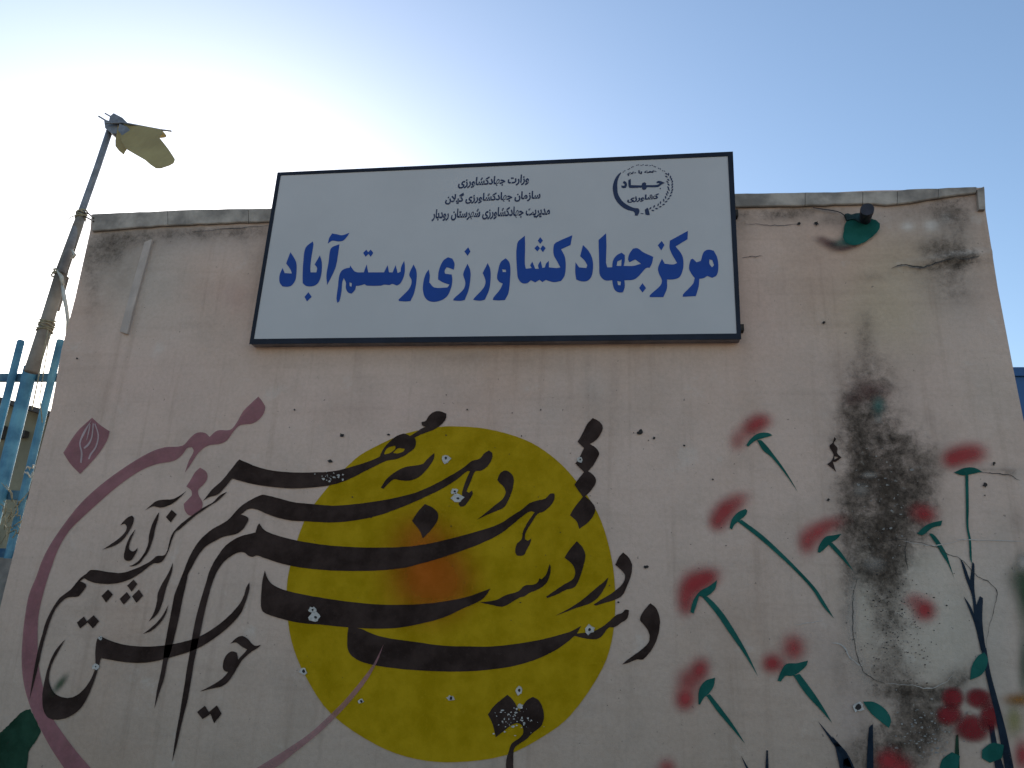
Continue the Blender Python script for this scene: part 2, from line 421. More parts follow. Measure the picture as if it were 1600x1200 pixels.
def build_core():
    V = []; Fc = []; T = .20; m = 60
    prof = []
    for k in range(m+1):                          # left edge going up
        z = TOPL.z*k/m; prof.append((edge(LE, z), z))
    for k in range(1, m):
        x = TOPL.x + (TOPR.x-TOPL.x)*k/m; prof.append((x, topz(x)-.003))
    for k in range(m+1):
        z = TOPR.z*(1-k/m); prof.append((edge(RE, z), z))
    n = len(prof)
    for y in (.004, T):
        for x, z in prof: V.append((x, y, z))
    for k in range(n-1): Fc.append((k, k+1, n+k+1, n+k))
    Fc.append(tuple(range(n, 2*n)))
    Fc.append(tuple(range(n))[::-1])
    return pmesh('wall_core', V, Fc, M_CORE, wall)
build_core()
# coping band on top of the face, in the lengths its joints divide it into
COPE_LOW = [(141,361),(240,353),(330,349),(440,345),(1150,323),(1252,321),(1345,318),(1385,320),(1425,316),(1470,308),(1525,301),(1540,299)]
COPE_TOP = [(143,334),(300,327),(420,325),(700,317),(1148,302),(1280,300),(1400,298),(1420,295),(1538,291)]
def yint(L, x):
    for (a, b), (c, d) in zip(L, L[1:]):
        if a <= x <= c: return b+(d-b)*(x-a)/(c-a)
    return L[0][1] if x < L[0][0] else L[-1][1]
def coping(xa, xb):
    Yf = -.016; V = []; Fc = []; n = max(2, int((xb-xa)/14))
    for k in range(n+1):
        x = xa+(xb-xa)*k/n; xx = min(max(x, 143.4), 1537.5)
        jl = 1.6*mn.noise((x*.05, 0, 0)); jt = 1.0*mn.noise((x*.04, 5, 0))
        lo = P(xx, yint(COPE_LOW, x)+jl, Yf); hi = P(xx, yint(COPE_TOP, x)+jt, Yf)
        if lo.z > hi.z-.012: lo.z = hi.z-.012
        b = .004
        V += [(lo.x, -.002, lo.z), (lo.x, Yf+b, lo.z), (lo.x, Yf, lo.z+b), (hi.x, Yf, hi.z-b), (hi.x, Yf+b, hi.z), (hi.x, .21, hi.z+.004), (hi.x, .21, hi.z-.06)]
    for k in range(n):
        a = 7*k
        for q in range(6): Fc.append((a+q, a+7+q, a+8+q, a+1+q))
    Fc.append(tuple(range(7))); Fc.append(tuple(range(7*n, 7*n+7))[::-1])
    o = pmesh('coping_slab', V, Fc, M_COPE, wall); return o
js = [143.4, 262, 388, 560, 745, 930, 1120, 1258, 1348, 1402, 1466, 1526]
for a, b in zip(js, js[1:]): coping(a+.5, b-.3)
def slab(name, loop, Y0, Y1, m, parent, sm=False):
    """a shape with thickness: outline at y=Y0 (front), extruded back to Y1"""
    pts = parse(loop) if isinstance(loop, str) else loop
    q = smooth(pts) if sm else [Vector(p) for p in pts]
    fr = [P(v.x, v.y, Y0) for v in q]
    tri = tessellate_polygon([[Vector((v.x, v.z, 0)) for v in fr]]); n = len(fr)
    ar = sum(fr[i].x*fr[(i+1) % n].z - fr[(i+1) % n].x*fr[i].z for i in range(n))
    V = [tuple(v) for v in fr] + [(v.x, Y1, v.z) for v in fr]; Fc = []
    for a, b, c in tri:
        A, B, C = fr[a], fr[b], fr[c]
        cr = (B.x-A.x)*(C.z-A.z) - (B.z-A.z)*(C.x-A.x)
        if cr < 0: b, c = c, b
        Fc.append((a, b, c)); Fc.append((a+n, c+n, b+n))
    for i in range(n):
        j = (i+1) % n
        Fc.append((i, i+n, j+n, j) if ar > 0 else (i, j, j+n, i+n))
    return pmesh(name, V, Fc, m, parent)
slab('corner_trim', '1527,296 1537.5,291.5 1539.5,327 1530,327', -.019, -.001, M_COPE, wall)
M_STRIP = simple('plastered_strip', (.50, .39, .325), .9, 0, .12, 8, .003)
def strip():
    rt = [P(x, y, -.017) for x, y in ((237,374),(227,412),(212,466),(198,521))]; lt = [P(x, y, -.0012) for x, y in ((226,378),(216,412),(201,466),(187,518))]
    V = []; Fc = []
    for a, b in zip(lt, rt): V += [(a.x, .002, a.z), (a.x, -.0012, a.z), (b.x-.004, -.017, b.z), (b.x, -.014, b.z), (b.x, .002, b.z)]
    for k in range(3):
        for q in range(4): Fc.append((5*k+q, 5*k+q+1, 5*k+q+6, 5*k+q+5))
    Fc += [(0,4,3,2,1), (15,16,17,18,19)]
    pmesh('plaster_strip', V, Fc, M_STRIP, wall)
strip()

# cracks: narrow dirt-filled lines with a wandering course
def crack(s, wd=1.3, Y=-.0045, m=None, amp=2.0):
    pts = smooth(parse(s), closed=False, k=8)
    q = []
    for i, p in enumerate(pts):
        q.append(p + Vector((mn.noise((p.x*.13, p.y*.13, 2.)), mn.noise((p.x*.13, p.y*.13, 7.))))*amp)
    L = []; R = []
    for i, p in enumerate(q):
        t = (q[min(i+1, len(q)-1)]-q[max(i-1, 0)]).normalized(); nn = Vector((-t.y, t.x))
        e = math.sin(math.pi*min(1, max(0, (i+.3)/(len(q)))))**.5
        ww = wd*(.5+.5*abs(mn.noise((p.x*.2, p.y*.2, 4.)))*2)*e*.5
        L.append(p+nn*ww); R.append(p-nn*ww)
    V = [tuple(P(v.x, v.y, Y)) for v in L]+[tuple(P(v.x, v.y, Y)) for v in R]; n = len(L)
    return pmesh('crack', V, [(i, i+1, n+i+1, n+i) for i in range(n-1)], m or M_CRACK, wall)
crack('Q4 370,62 450,75 530,100 580,132 640,152 690,200 720,235 790,272 825,330 805,420 782,510 772,600', 1.3)
crack('Q4 128,240 108,330 104,400 110,560 150,700 200,752 270,777', 1.6)
crack('Q4 270,777 400,787 500,800 560,772 600,742', 1.3, m=M_CHIP)
crack('Q4 0,575 40,580 70,610 90,650 150,690', 2.2, m=M_CHIP)
crack('Q4 372,64 366,130 380,210', 2.0)
crack('Q4 372,64 340,55 300,60', 1.4)
crack('Q5 910,665 960,645 1020,652 1080,657 1160,630 1240,607', 2.6, Y=-.012)
crack('Q5 1240,607 1310,612 1370,600', 1.6, Y=-.012)
crack('Q5 130,607 180,602 240,600', 1.2)
crack('Q5 140,430 300,440 430,432', 1.0)
crack('Q3 740,920 800,925 880,935 940,960', 1.5)
crack('P 1495,843 1540,844 1600,846', 1.6, m=M_CHIP, amp=.6)
crack('P 1410,845 1460,852 1510,842', 1.2, m=M_CHIP)
crack('Q2 800,300 880,298 980,280', 1.2, m=M_CHIP)
crack('P 300,362 420,352', 1.0)

# ---------------------------------------------------------------- the mural, painted on the wall
YS, YP, YB = -.0022, -.0032, -.0042
sheet('painted_sun', ['P 680,668 705,666 760,670 820,687 860,711 895,745 933,800 953,860 961,920 958,990 941,1045 892,1117 850,1150 790,1180 712,1191 650,1186 590,1165 517,1115 477,1056 455,1000 448,940 451,895 475,815 505,770 555,717 592,695 635,677'], M_YEL, wall, YS)
spray('orange_glow', [(668,895,55,62,0,.95),(700,915,36,34,0,.5),(655,835,36,30,0,.35)], M_ORG, wall, -.0027, 5)
sheet('painted_ring', ['R2 330,1215 240,1080 170,950 110,820 70,680 55,540 60,400 75,260 100,120 148,0 R1 180,1110 230,1010 310,890 420,750 550,630 700,520 850,430 950,395 1060,385 1110,335 1150,305 1200,305 1230,330 1280,290 1360,285 1400,240 1440,170 1500,110 1535,78 1560,110 1578,150 1550,210 1500,245 1420,258 1380,295 1340,350 1300,372 1220,385 1160,430 1120,490 1075,555 1100,480 1130,420 1120,395 1090,400 1060,440 1010,478 900,500 800,540 680,620 560,720 450,820 350,920 280,1040 240,1150 R2 222,0 190,110 160,250 155,400 160,550 190,700 240,870 310,980 400,1100 500,1215'], M_PINK, wall, YP)
sheet('painted_ring_end', ['R5 878,425 820,540 740,650 640,770 540,870 420,980 260,1090 60,1215 170,1215 320,1105 470,985 590,870 690,760 780,640 840,530'], M_PINKL, wall, -.0052)
sheet('painted_dot', ['R1 1170,522 1210,550 1215,590 1190,630 1160,660 1160,690 1185,740 1180,790 1130,820 1100,820 1075,790 1068,750 1120,695 1115,665 1085,640 1110,600 1140,550'], M_PINK, wall, YP)
lf = sheet('painted_leaf', ['R1 495,210 545,255 605,295 590,350 540,430 480,500 420,562 360,500 315,430 400,300'], M_PINK, wall, YP)
for s in ('R1 492,225 440,300 415,370 425,430 420,490 430,495 436,430 424,370 450,310', 'R1 500,240 490,330 470,370 440,400 450,405 478,380 497,335 506,250',
          'R1 510,250 530,320 515,390 480,440 470,470 480,470 490,445 523,395 538,320 515,245', 'R1 480,250 470,300 460,350 463,352 478,300 486,250'):
    sheet('leaf_vein', [s], M_LINE, lf, -.0040)
STROKES = {
 'top': ['R1 1190,730 1245,660 1310,600 1355,545 1415,470 1500,510 R3 0,400 80,435 180,460 300,472 440,472 560,465 650,445 750,415 850,375 862,350 880,320 905,290 950,250 1000,230 1025,235 1040,245 1060,235 1120,195 1140,187 1118,178 1115,157 1140,150 1160,120 1190,95 1230,90 1270,105 1265,140 1230,180 1180,210 1110,235 1070,255 1080,280 1070,320 1040,345 1000,372 950,390 900,398 850,420 750,470 650,520 560,548 440,565 300,572 160,560 60,545 0,530 R1 1370,590 1330,640 1280,690 1230,705',
         'R3 880,352 903,318 950,305 953,320 920,350 885,360', 'R3 937,350 965,322 1010,325 1000,343 960,354'],
 'be': ['R3 1195,350 1190,390 1150,450 1100,500 1040,523 990,522 945,515 925,525 875,575 860,568 895,515 950,470 1010,440 1070,430 1120,420 1150,390'],
 'second': ['R2 885,830 900,720 935,550 955,400 985,250 1010,120 1040,40 Z2 60,1050 110,920 170,800 250,680 330,600 420,530 520,475 620,410 700,320 780,240 900,165 1030,105 1080,108 1250,150 1420,195 1600,215 R3 560,680 700,670 850,650 1000,620 1100,590 1200,545 1300,490 1380,440 1430,400 1480,385 1510,350 1535,335 1555,350 1555,385 1530,430 1490,460 1450,467 1425,520 1395,590 1410,600 1430,585 1435,605 1415,640 1385,680 1360,688 1345,670 1365,630 1370,590 1395,515 1418,465 1400,465 1330,520 1250,570 1150,620 1050,665 950,705 850,740 700,772 560,785 400,778 Z2 1400,425 1250,395 1100,345 990,295 900,275 850,290 770,350 850,380 865,410 840,470 790,540 720,590 640,610 550,630 430,690 320,760 240,860 160,1000 110,1100 90,1195 R2 1070,100 1040,250 1010,380 985,480 965,540 945,640 915,730'],
 'third': ['R2 995,1165 1015,1020 1050,820 1085,600 1110,450 1140,280 1180,130 1208,40 Z2 370,1080 430,950 500,840 580,740 680,665 760,625 870,595 955,575 975,500 1000,460 1040,520 1090,560 1200,605 1380,655 1600,700 R3 550,930 700,940 850,942 1000,938 1150,920 1300,885 1450,845 R4 400,715 470,670 540,625 590,585 640,568 690,555 720,525 745,525 745,560 720,600 680,635 640,652 600,710 565,770 560,810 580,820 600,805 595,830 575,870 550,910 510,912 500,890 510,840 540,810 550,760 580,700 622,642 600,635 560,655 480,720 400,780 300,830 200,870 100,905 0,938 R3 1100,1045 1000,1070 850,1085 700,1088 550,1085 400,1072 250,1045 120,1003 Z2 990,865 960,860 920,880 870,870 820,830 760,820 700,840 620,890 560,940 500,1020 450,1110 420,1190 R2 1230,100 1200,220 1170,360 1150,450 1125,580 1095,760 1060,900 1025,1050'],
 'fourth': ['R5 135,-35 150,10 180,50 250,85 400,120 550,145 700,165 850,178 1000,180 1150,172 1280,155 1400,130 1545,78 1510,130 1470,160 1380,200 1250,260 1100,300 950,325 800,328 650,320 500,305 350,292 250,270 150,238 118,215 110,160 115,80 120,30'],
 'fifth': ['R5 657,319 650,400 655,460 680,500 750,540 900,570 1100,590 1300,597 1450,593 R6 400,578 500,560 620,525 740,470 830,410 870,376 900,382 940,390 980,395 1020,390 1050,365 1085,322 1120,320 1165,290 1200,265 1212,215 1190,210 1170,230 1130,245 1080,290 1040,320 990,345 930,355 885,360 912,312 850,345 770,370 650,400 500,425 350,440 200,440 100,438 0,430 R5 1100,415 950,395 850,375 780,350 735,329'],
 'sin': ['R6 280,165 380,150 440,120 520,95 560,60 610,55 640,40 650,15 665,20 R4 690,1035 703,1005 715,965 722,985 715,1040 690,1090 640,1125 590,1145 R6 555,128 535,132 500,150 450,180 415,192 350,180'],
 'd1': ['R4 885,822 920,860 938,910 925,980 900,1060 870,1110 820,1125 760,1155 700,1178 695,1168 750,1130 810,1090 860,1060 875,1020 865,980 845,955 808,925 840,875'],
 'd2': ['R4 435,380 470,395 490,430 485,490 460,560 430,610 390,630 340,650 260,688 310,650 370,600 420,560 440,520 430,485 405,460 388,440 405,400'],
 'dots4': ['R4 985,52 1020,70 1045,100 1040,140 1005,190 965,215 1000,235 1025,270 1015,300 990,345 955,385 985,405 1005,440 995,475 965,515 938,542 975,575 1000,615 990,660 950,710 900,745 885,700 842,660 865,620 923,545 870,470 890,440 930,390 910,370 875,335 890,320 930,240 890,200 920,150 950,90'],
 'dot1': ['R3 1135,670 1180,690 1215,725 1215,770 1175,830 1122,885 1105,840 1055,775 1090,720'],
 'd3': ['R4 1175,892 1210,925 1230,970 1225,1030 1200,1100 1170,1160 1120,1190 R6 1050,170 1000,185 990,178 1050,140 1100,110 1170,50 R4 1187,1040 1170,1010 1125,970 1150,920'],
 'r1': ['R6 1082,8 1070,50 1030,120 970,170 880,200 750,250 850,195 930,140 1000,80 1050,40'],
 'd4': ['R6 1345,170 1380,200 1400,250 1405,300 1390,380 1360,450 1300,520 1260,522 1200,545 1170,553 1200,525 1270,475 1330,420 1340,380 1330,340 1300,300 1280,270 1305,215'],
 'qaf': ['R6 452,742 490,780 525,845 570,780 610,755 645,775 670,820 680,880 660,940 610,980 570,1020 510,1060 490,1090 488,1200 485,1225 442,1225 445,1150 465,1080 480,1045 530,1010 550,980 545,940 520,920 480,930 420,975 378,1008 360,930 330,865 370,810'],
 'bowl': ['R2 545,375 600,400 700,430 800,440 920,437 1050,415 1150,385 1250,330 1350,250 1420,170 1445,120 1460,70 1478,40 1478,85 1455,160 1420,240 1340,325 1250,395 1150,455 1050,490 900,530 800,543 680,535 550,512 535,570 510,650 470,750 420,830 350,880 280,898 220,885 190,830 185,740 200,650 230,540 270,460 328,395 285,470 240,560 225,640 235,690 270,740 340,762 400,745 450,700 490,640 515,570 515,480 525,400'],
 'mim': ['Z2 600,65 510,110 420,200 300,265 200,335 100,405 0,490 R1 1000,930 980,980 965,1040 945,1070 900,1075 870,1100 820,1130 750,1160 680,1180 600,1175 Z4 820,402 760,450 690,500 630,570 560,650 480,710 420,760 350,860 290,970 240,1090 210,1200 R2 160,450 130,600 103,775 150,600 185,440 210,355 Z4 300,1060 370,900 440,810 520,750 650,735 700,690 755,610 750,580 680,545 730,505 790,540 870,565 1000,578 1130,572 1250,540 1360,490 1450,430 1600,320 L0 520,840 560,820 600,760 630,690 655,610 690,540 Z2 0,540 100,450 250,330 400,230 480,180 560,105'],
 'madda': ['L0 790,160 720,210 650,240 560,245 500,260 450,300 395,348 440,320 480,305 540,318 600,305 670,270 730,220'],
 'd5': ['Z1 1170,365 1190,390 1185,450 1150,530 1100,610 1040,680 960,735 800,790 900,725 980,670 1060,600 1100,540 1100,490 1070,465 1025,485 1060,440 1120,385'],
 'b1': ['Z1 1215,535 1190,590 1150,680 1130,760 1150,800 1190,810 1240,765 1235,800 1195,870 1160,920 1110,930 1070,900 1080,800 1110,700 1160,600'],
 'a1': ['Z1 1510,322 1480,360 1420,480 1385,600 1370,720 1330,820 1260,920 1190,975 1130,995 1160,1002 1250,970 1320,890 1370,820 1410,720 1440,620 1460,520 1490,420'],
 'dotz': ['L0 650,338 695,380 640,458 595,408'],
 'a2': ['L0 660,835 620,930 560,1030 520,1120 R2 900,160 885,220 850,285 900,240 930,180 960,70 985,0 L0 655,900'],
 'r2': ['R2 972,180 955,240 915,300 860,345 812,362 850,335 900,290 940,240'],
 'dt1': ['Z4 1030,648 1090,710 1005,812 948,730'], 'dt2': ['Z4 1350,525 1395,580 1325,675 1268,600'],
 'dt3': ['Z4 1265,680 1312,745 1225,838 1175,765'], 'dt4': ['Z4 1415,650 1468,725 1385,815 1330,735'],
 'dt5': ['Z4 730,985 765,1045 850,970 918,1045 840,1135 775,1060 680,1135 640,1060'],
 'vav': ['R2 1360,422 1400,385 1435,375 1470,395 1510,435 1550,430 1540,442 1480,482 1430,530 1390,595 1350,655 1310,687 1260,700 1170,722 1240,685 1310,640 1345,600 1320,590 1312,560 1330,500 1370,470 1400,480 1408,522 1440,488 1465,460 1430,440 1395,415'],
 'dt6': ['R2 1200,810 1225,850 1275,808 1305,860 1258,920 1235,862 1185,895 1152,850'],
}
for k, lp in STROKES.items():
    sheet('calligraphy_dot' if k.startswith('d') and 'ot' in k or k.startswith('dt') else 'calligraphy_stroke', lp, M_BLACK, wall, YB, lim=60, jit=.35)

# red flowers: sprayed head, stencilled teal calyx, long stem
def fq(f, x, y): a = FR[f]; return a[0]+x/a[2], a[1]+y/a[2]
def flower(f, blobs, calyx, stem):
    c = sheet('painted_flower', [f+' '+calyx], M_TEAL, wall, -.0046)
    if stem: sheet('stem', [f+' '+stem], M_TEAL, c, -.0043)
    bl = []
    for (x, y, rx, ry, rot, st) in blobs:
        p = fq(f, x, y); bl.append((p[0], p[1], rx*1.18, ry*1.18, rot, min(.95, st*1.05)))
    spray('petal', bl, M_RED, c, -.0036, 3.0)
    return c
flower('Q1', [(540,190,17,12,-35,.62),(595,155,14,10,-10,.55),(450,275,11,13,0,.38)], '505,300 530,265 580,228 640,225 668,240 640,250 615,256 560,275 515,312', '572,272 600,272 690,380 760,480 830,600 750,485 660,375 610,335')
flower('Q1', [(440,660,18,11,-30,.5),(370,715,17,13,-45,.72),(325,780,11,12,0,.6)], '400,820 415,765 455,720 500,700 512,712 500,740 465,770 430,800 415,830', '448,778 475,768 600,860 720,970 830,1080 Q2 940,80 1000,175 1055,268 985,190 915,82 Q1 800,1078 700,985 580,880')
flower('Q1', [(1020,800,20,10,-20,.52),(950,850,15,12,-30,.58),(885,905,12,16,0,.62)], '950,970 960,930 1000,875 1050,865 1100,855 1070,890 1030,915 1000,945 965,975', '1015,920 1040,910 1100,975 1175,1090 1108,1020')
flower('Q2', [(255,15,17,12,-20,.8),(180,50,17,15,-45,.78),(130,120,12,20,10,.62),(130,190,9,12,0,.4)], '322,25 310,80 270,120 235,130 210,125 190,190 175,235 155,225 170,160 215,95 270,65', '230,130 260,128 350,220 430,340 510,480 578,628 490,485 400,358 320,240')
flower('Q2', [(215,585,12,15,20,.72),(145,655,16,16,0,.55),(122,770,13,14,0,.78)], '205,800 210,710 250,655 310,635 300,690 270,735 240,760 215,805', '255,748 277,738 350,830 430,940 498,1050 408,945 318,838')
flower('Q2', [(800,450,15,17,0,.66),(665,545,12,12,0,.8),(720,560,8,8,0,.3)], '700,655 720,600 755,550 820,545 890,528 880,560 830,605 790,625 750,625 720,660', '800,622 838,612 912,710 985,820 1042,920 955,822 875,735')
flower('Q3', [(600,855,12,11,0,.7),(650,835,17,13,0,.68),(710,825,17,13,0,.6)], '610,922 660,900 710,898 752,918 700,930 650,936', '666,930 682,930 684,1100 683,1195 Q4 695,60 700,180 690,150 684,60 Q3 672,1195 670,1100')
flower('Q3', [(475,1135,14,11,0,.6),(440,1115,14,10,0,.4)], '425,1228 465,1190 505,1172 552,1162 545,1188 500,1200 455,1235', None)
sheet('painted_stem', ['Q4 485,28 500,28 525,50 560,105 575,135 600,215 613,255 580,180 548,130 520,80'], M_TEAL, wall, YB)
spray('painted_bloom', [(1445,953,17,16,40,.85),(1428,938,14,12,0,.4)], M_RED, wall, -.0036, 3)
spray('painted_bloom', [(1360,610,30,16,10,.45),(1330,625,16,9,0,.3)], M_BRSP, wall, -.0036, 3)
spray('painted_bloom', [(1373,634,10,14,0,.6)], M_TEALSP, wall, -.0040, 3)
sheet('scratched_mark', ['Q1 1055,250 1065,265 1052,290 1075,320 1072,350 1100,380 1062,406 1045,405 1066,470 1045,450 1010,420 1036,400 1050,360 1025,310 1045,285', 'Q1 1055,370 1080,378 1055,392'], M_BLACK, wall, YB, lim=75)
# iris-like plant at the lower right
pl = sheet('painted_plant', ['Q4 640,150 660,180 690,260 702,170 712,180 712,300 722,385 740,340 755,350 752,460 762,560 772,620 745,612 710,470 658,340 690,385 710,430 700,340 668,250'], M_NAVYP, wall, YB)
sheet('stem', ['Q4 745,600 772,600 792,720 832,870 872,1020 915,1230 870,1230 822,960 780,780'], M_NAVYP, pl, -.0046)
sheet('leaf', ['Q4 762,622 780,660 752,730 690,760 700,690 730,640'], M_TEAL, pl, -.0050)
sheet('leaf', ['Q4 750,1110 800,1075 860,1085 850,1150 790,1175 750,1150'], M_TEAL, pl, -.0050)
sheet('stem', ['Q4 780,960 805,960 830,1100 870,1230 820,1230 800,1090'], M_NAVYP, pl, -.0043)
fl = sheet('painted_blossom', ['Q4 '+' '.join('%.0f,%.0f' % (690+13*math.cos(a), 925+11*math.sin(a)) for a in [i*.7 for i in range(9)])], M_YGSP2, wall, -.0058)
for (cx, cy, rx, ry, ro) in ((605,850,48,44,20),(735,852,58,42,10),(588,932,55,44,-10),(700,1000,76,56,15),(792,940,46,58,0)):
    p = fq('Q4', cx, cy); spray('petal', [(p[0], p[1], rx/3.2*1.18, ry/3.2*1.22, ro, .93)], M_REDP2, fl, -.0045, 2.2, .06, 2.6)
sheet('painted_leaf', ['Q4 155,868 210,870 270,910 295,960 285,1000 240,965 190,920'], M_TEAL, wall, YB)
sheet('painted_leaf', ['Q4 550,1160 600,1120 640,1140 625,1230 535,1230'], M_TEAL, wall, YB)
sheet('painted_blade', ['Q4 0,1040 60,1110 115,1230 45,1230 20,1110'], M_NAVYP, wall, YB)
sheet('painted_blade', ['Q4 185,1000 205,980 208,1230 172,1230'], M_NAVYP, wall, YB)
sheet('painted_blade', ['Q4 620,1040 632,1030 640,1230 610,1230'], M_GREEN, wall, -.0040)
sheet('painted_blade', ['Q2 630,1090 640,1090 645,1230 622,1230'], M_NAVYP, wall, YB)
sheet('painted_blade', ['Q2 470,1120 535,1230 515,1230'], M_NAVYP, wall, YB)
sheet('painted_blade', ['Q2 950,905 990,950 1060,1030 1130,1100 1195,1230 1090,1230 1110,1150 1040,1040'], M_NAVYP, wall, YB)
spray('painted_bloom', [(1388,1190,18,18,0,.8),(1410,1205,16,18,0,.8)], M_RED, wall, -.0036, 3)
spray('painted_bloom', [(1598,1180,12,22,0,.8)], M_RED, wall, -.0036, 3)
spray('painted_bloom', [(1042,1200,14,14,0,.6)], M_RED, wall, -.0036, 3)
spray('ochre_patch', [(1592,1093,22,9,0,.75)], M_OCHSP, wall, -.0034, 3)
spray('yellow_patch', [(1585,1125,14,26,0,.5)], M_YGSP, wall, -.0033, 3)
spray('green_patch', [(1604,925,15,50,0,.75),(1590,905,16,24,0,.35),(1602,1040,10,50,0,.6)], M_GRSP, wall, -.0033, 4)
spray('pale_patch', [(1598,878,8,12,0,.8),(1325,970,10,30,0,.3)], M_WHSP, wall, -.0038, 3)
spray('pale_patch', [(1333,960,7,60,0,.5),(1345,1040,9,30,-20,.4),(1365,882,17,10,0,.35),(1358,742,11,4,0,.55),(1345,765,12,10,0,.35),(1372,655,6,6,0,.5)], M_WHSP, wall, -.0035, 3)
sheet('painted_leaf', ['G -200,820 -60,700 0,650 100,560 220,440 350,320 470,280 560,450 640,630 560,780 470,900 440,1000 415,1300 -300,1300'], M_GREEN, wall, -.0028, jit=1.2)
spray('green_smear', [(94,1068,16,5,-52,.75)], M_GRSP, wall, -.0048, 3)
# teal leaf sprayed round the drain pipe
tl = sheet('painted_leaf', ['Q5 672,425 700,405 760,400 820,408 850,430 845,462 800,508 740,540 690,538 660,510 660,470'], M_TEAL, wall, -.0135, jit=1)
spray('leaf_edge', [(1318,378,16,7,-8,.6),(1330,365,10,14,0,.35),(1345,372,26,5,-20,.5)], M_TEALSP, tl, -.0130, 3)
spray('leaf_tip', [(1300,381,17,6,15,.8),(1285,373,10,4,10,.5),(1322,387,18,3.5,-8,.7)], M_BRSP, tl, -.0128, 3)
# chipped spots and nail holes
def ipoly(cx, cy, r, n=11, j=.35, sx=1):
    ph = random.random()*9
    return [(cx+sx*r*(1+j*(random.random()-.5)*2)*math.cos(2*math.pi*i/n+ph), cy+r*(1+j*(random.random()-.5)*2)*math.sin(2*math.pi*i/n+ph)) for i in range(n)]
for x, y, r, h in [(696,716,7,2.4),(710,768,5,1.6),(715,779,8,2),(906,718,5,1.6),(492,965,8,2.2),(488,953,5,1.8),(474,1049,5.5,2.6),(564,1096,3.6,2),(704,1091,5,2.6),(811,1079,6.5,2.4),(921,984,7,2.6),(149,1042,4.5,1.2),(157,997,3,1),(813,1104,4,0),(1340,1105,8,4.5)]:
    c = sheet('chip', [ipoly(x, y, r, sx=1.1)], M_CHIP, wall, -.0056, sm=False)
    if h: sheet('chip_hole', [ipoly(x+.6, y-.4, h, 8)], M_HOLE, c, -.0060, sm=False)
for x, y, r in [(534,680,4.2),(516,720,3.8),(607,679,2.4),(1000,675,4.6),(1022,684,2.6),(1013,688,1.2),(1069,696,1.8),(1010,886,3.6),(1114,749,2),(1069,696,1.6),(1294,781,2.5),(1539,758,4),(1553,724,3),(1539,774,1.5),(396,512,2.4),(815,681,1.4),(697,680,1.5),(1287,504,3.2),(1276,349,3.5),(1248,349,3),(966,941,2),(990,676,1.2),(460,640,1.5),(120,560,2),(730,640,1.3),(845,640,1.6)]:
    sheet('nail_hole', [ipoly(x, y, r*.82, 9, .5)], M_HOLE, wall, -.0058, sm=False)
def flecks(name, x0, y0, x1, y1, n, m, Y, rmin=.5, rmax=1.7):
    V = []; Fc = []
    for _ in range(n):
        cx = random.gauss((x0+x1)/2, (x1-x0)/4.5); cy = random.gauss((y0+y1)/2, (y1-y0)/4.5); r = rmin+(rmax-rmin)*random.random()**2
        b = len(V); q = ipoly(cx, cy, r, 6, .6, random.uniform(.8, 1.8))
        V += [tuple(P(a, c, Y)) for a, c in q]; Fc.append(tuple(range(b, b+6))[::-1])
    o = pmesh(name, V, Fc, m, wall); o['kind'] = 'stuff'; return o
flecks('paint_fleck', 770, 1100, 835, 1150, 60, M_CHIP, -.0057)
flecks('paint_fleck', 495, 732, 545, 758, 26, M_CHIP, -.0057)
flecks('plaster_fleck', 1320, 690, 1440, 860, 60, M_FLAKE, -.0047, .5, 1.7)
flecks('mould_speck', 1330, 880, 1470, 1080, 420, M_HOLE, -.0049, .3, 1.0)
flecks('plaster_fleck', 1390, 1090, 1500, 1200, 120, M_FLAKE, -.0047, .5, 1.8)
flecks('dirt_speck', 200, 560, 1500, 1150, 160, M_HOLE, -.0050, .25, .8)

# drain pipe stub and its wire
pipe = empty('drain_pipe', P(1355, 338, 0)); tag(pipe, 'short dark pipe stub poking out of the wall above the teal painted leaf', 'pipe')
m_pipe = simple('dark_rubber', (.022, .018, .028), .55, 0, .3, 30, .002)
c0 = P(1352, 345, 0); c1 = P(1355, 327, -.11)
V = []; Fc = []
tube(V, Fc, [c0+Vector((0, .01, 0)), c0.lerp(c1, .5), c1], .024, 20, False)
tube(V, Fc, [c1, c0.lerp(c1, .55)], .019, 20, False)
n = 20
for k in range(n): Fc.append((2*n+k, 2*n+(k+1) % n, 3*n+(k+1) % n, 3*n+k))
pmesh('pipe_tube', V, Fc, m_pipe, pipe, True)
V = []; Fc = []; tube(V, Fc, [c0.lerp(c1, .74), c0.lerp(c1, 1.01)], .027, 20, True); pmesh('pipe_rim', V, Fc, m_pipe, pipe)
slab('mortar_collar', 'N 600,445 650,430 700,450 780,430 870,440 920,520 1000,540 940,575 840,570 740,520 640,540', -.020, -.006, simple('collar_mortar', (.020, .045, .045), .9, 0, .4, 30, .003), pipe, True)
V = []; Fc = []; tube(V, Fc, [P(x, y, -.012) for x, y in parse('N 100,345 240,365 380,385 470,400 540,425 600,470 640,520')], .0022, 6)
wire = pmesh('wire', V, Fc, m_pipe); tag(wire, 'thin dark wire running along the wall to the drain pipe stub', 'wire')

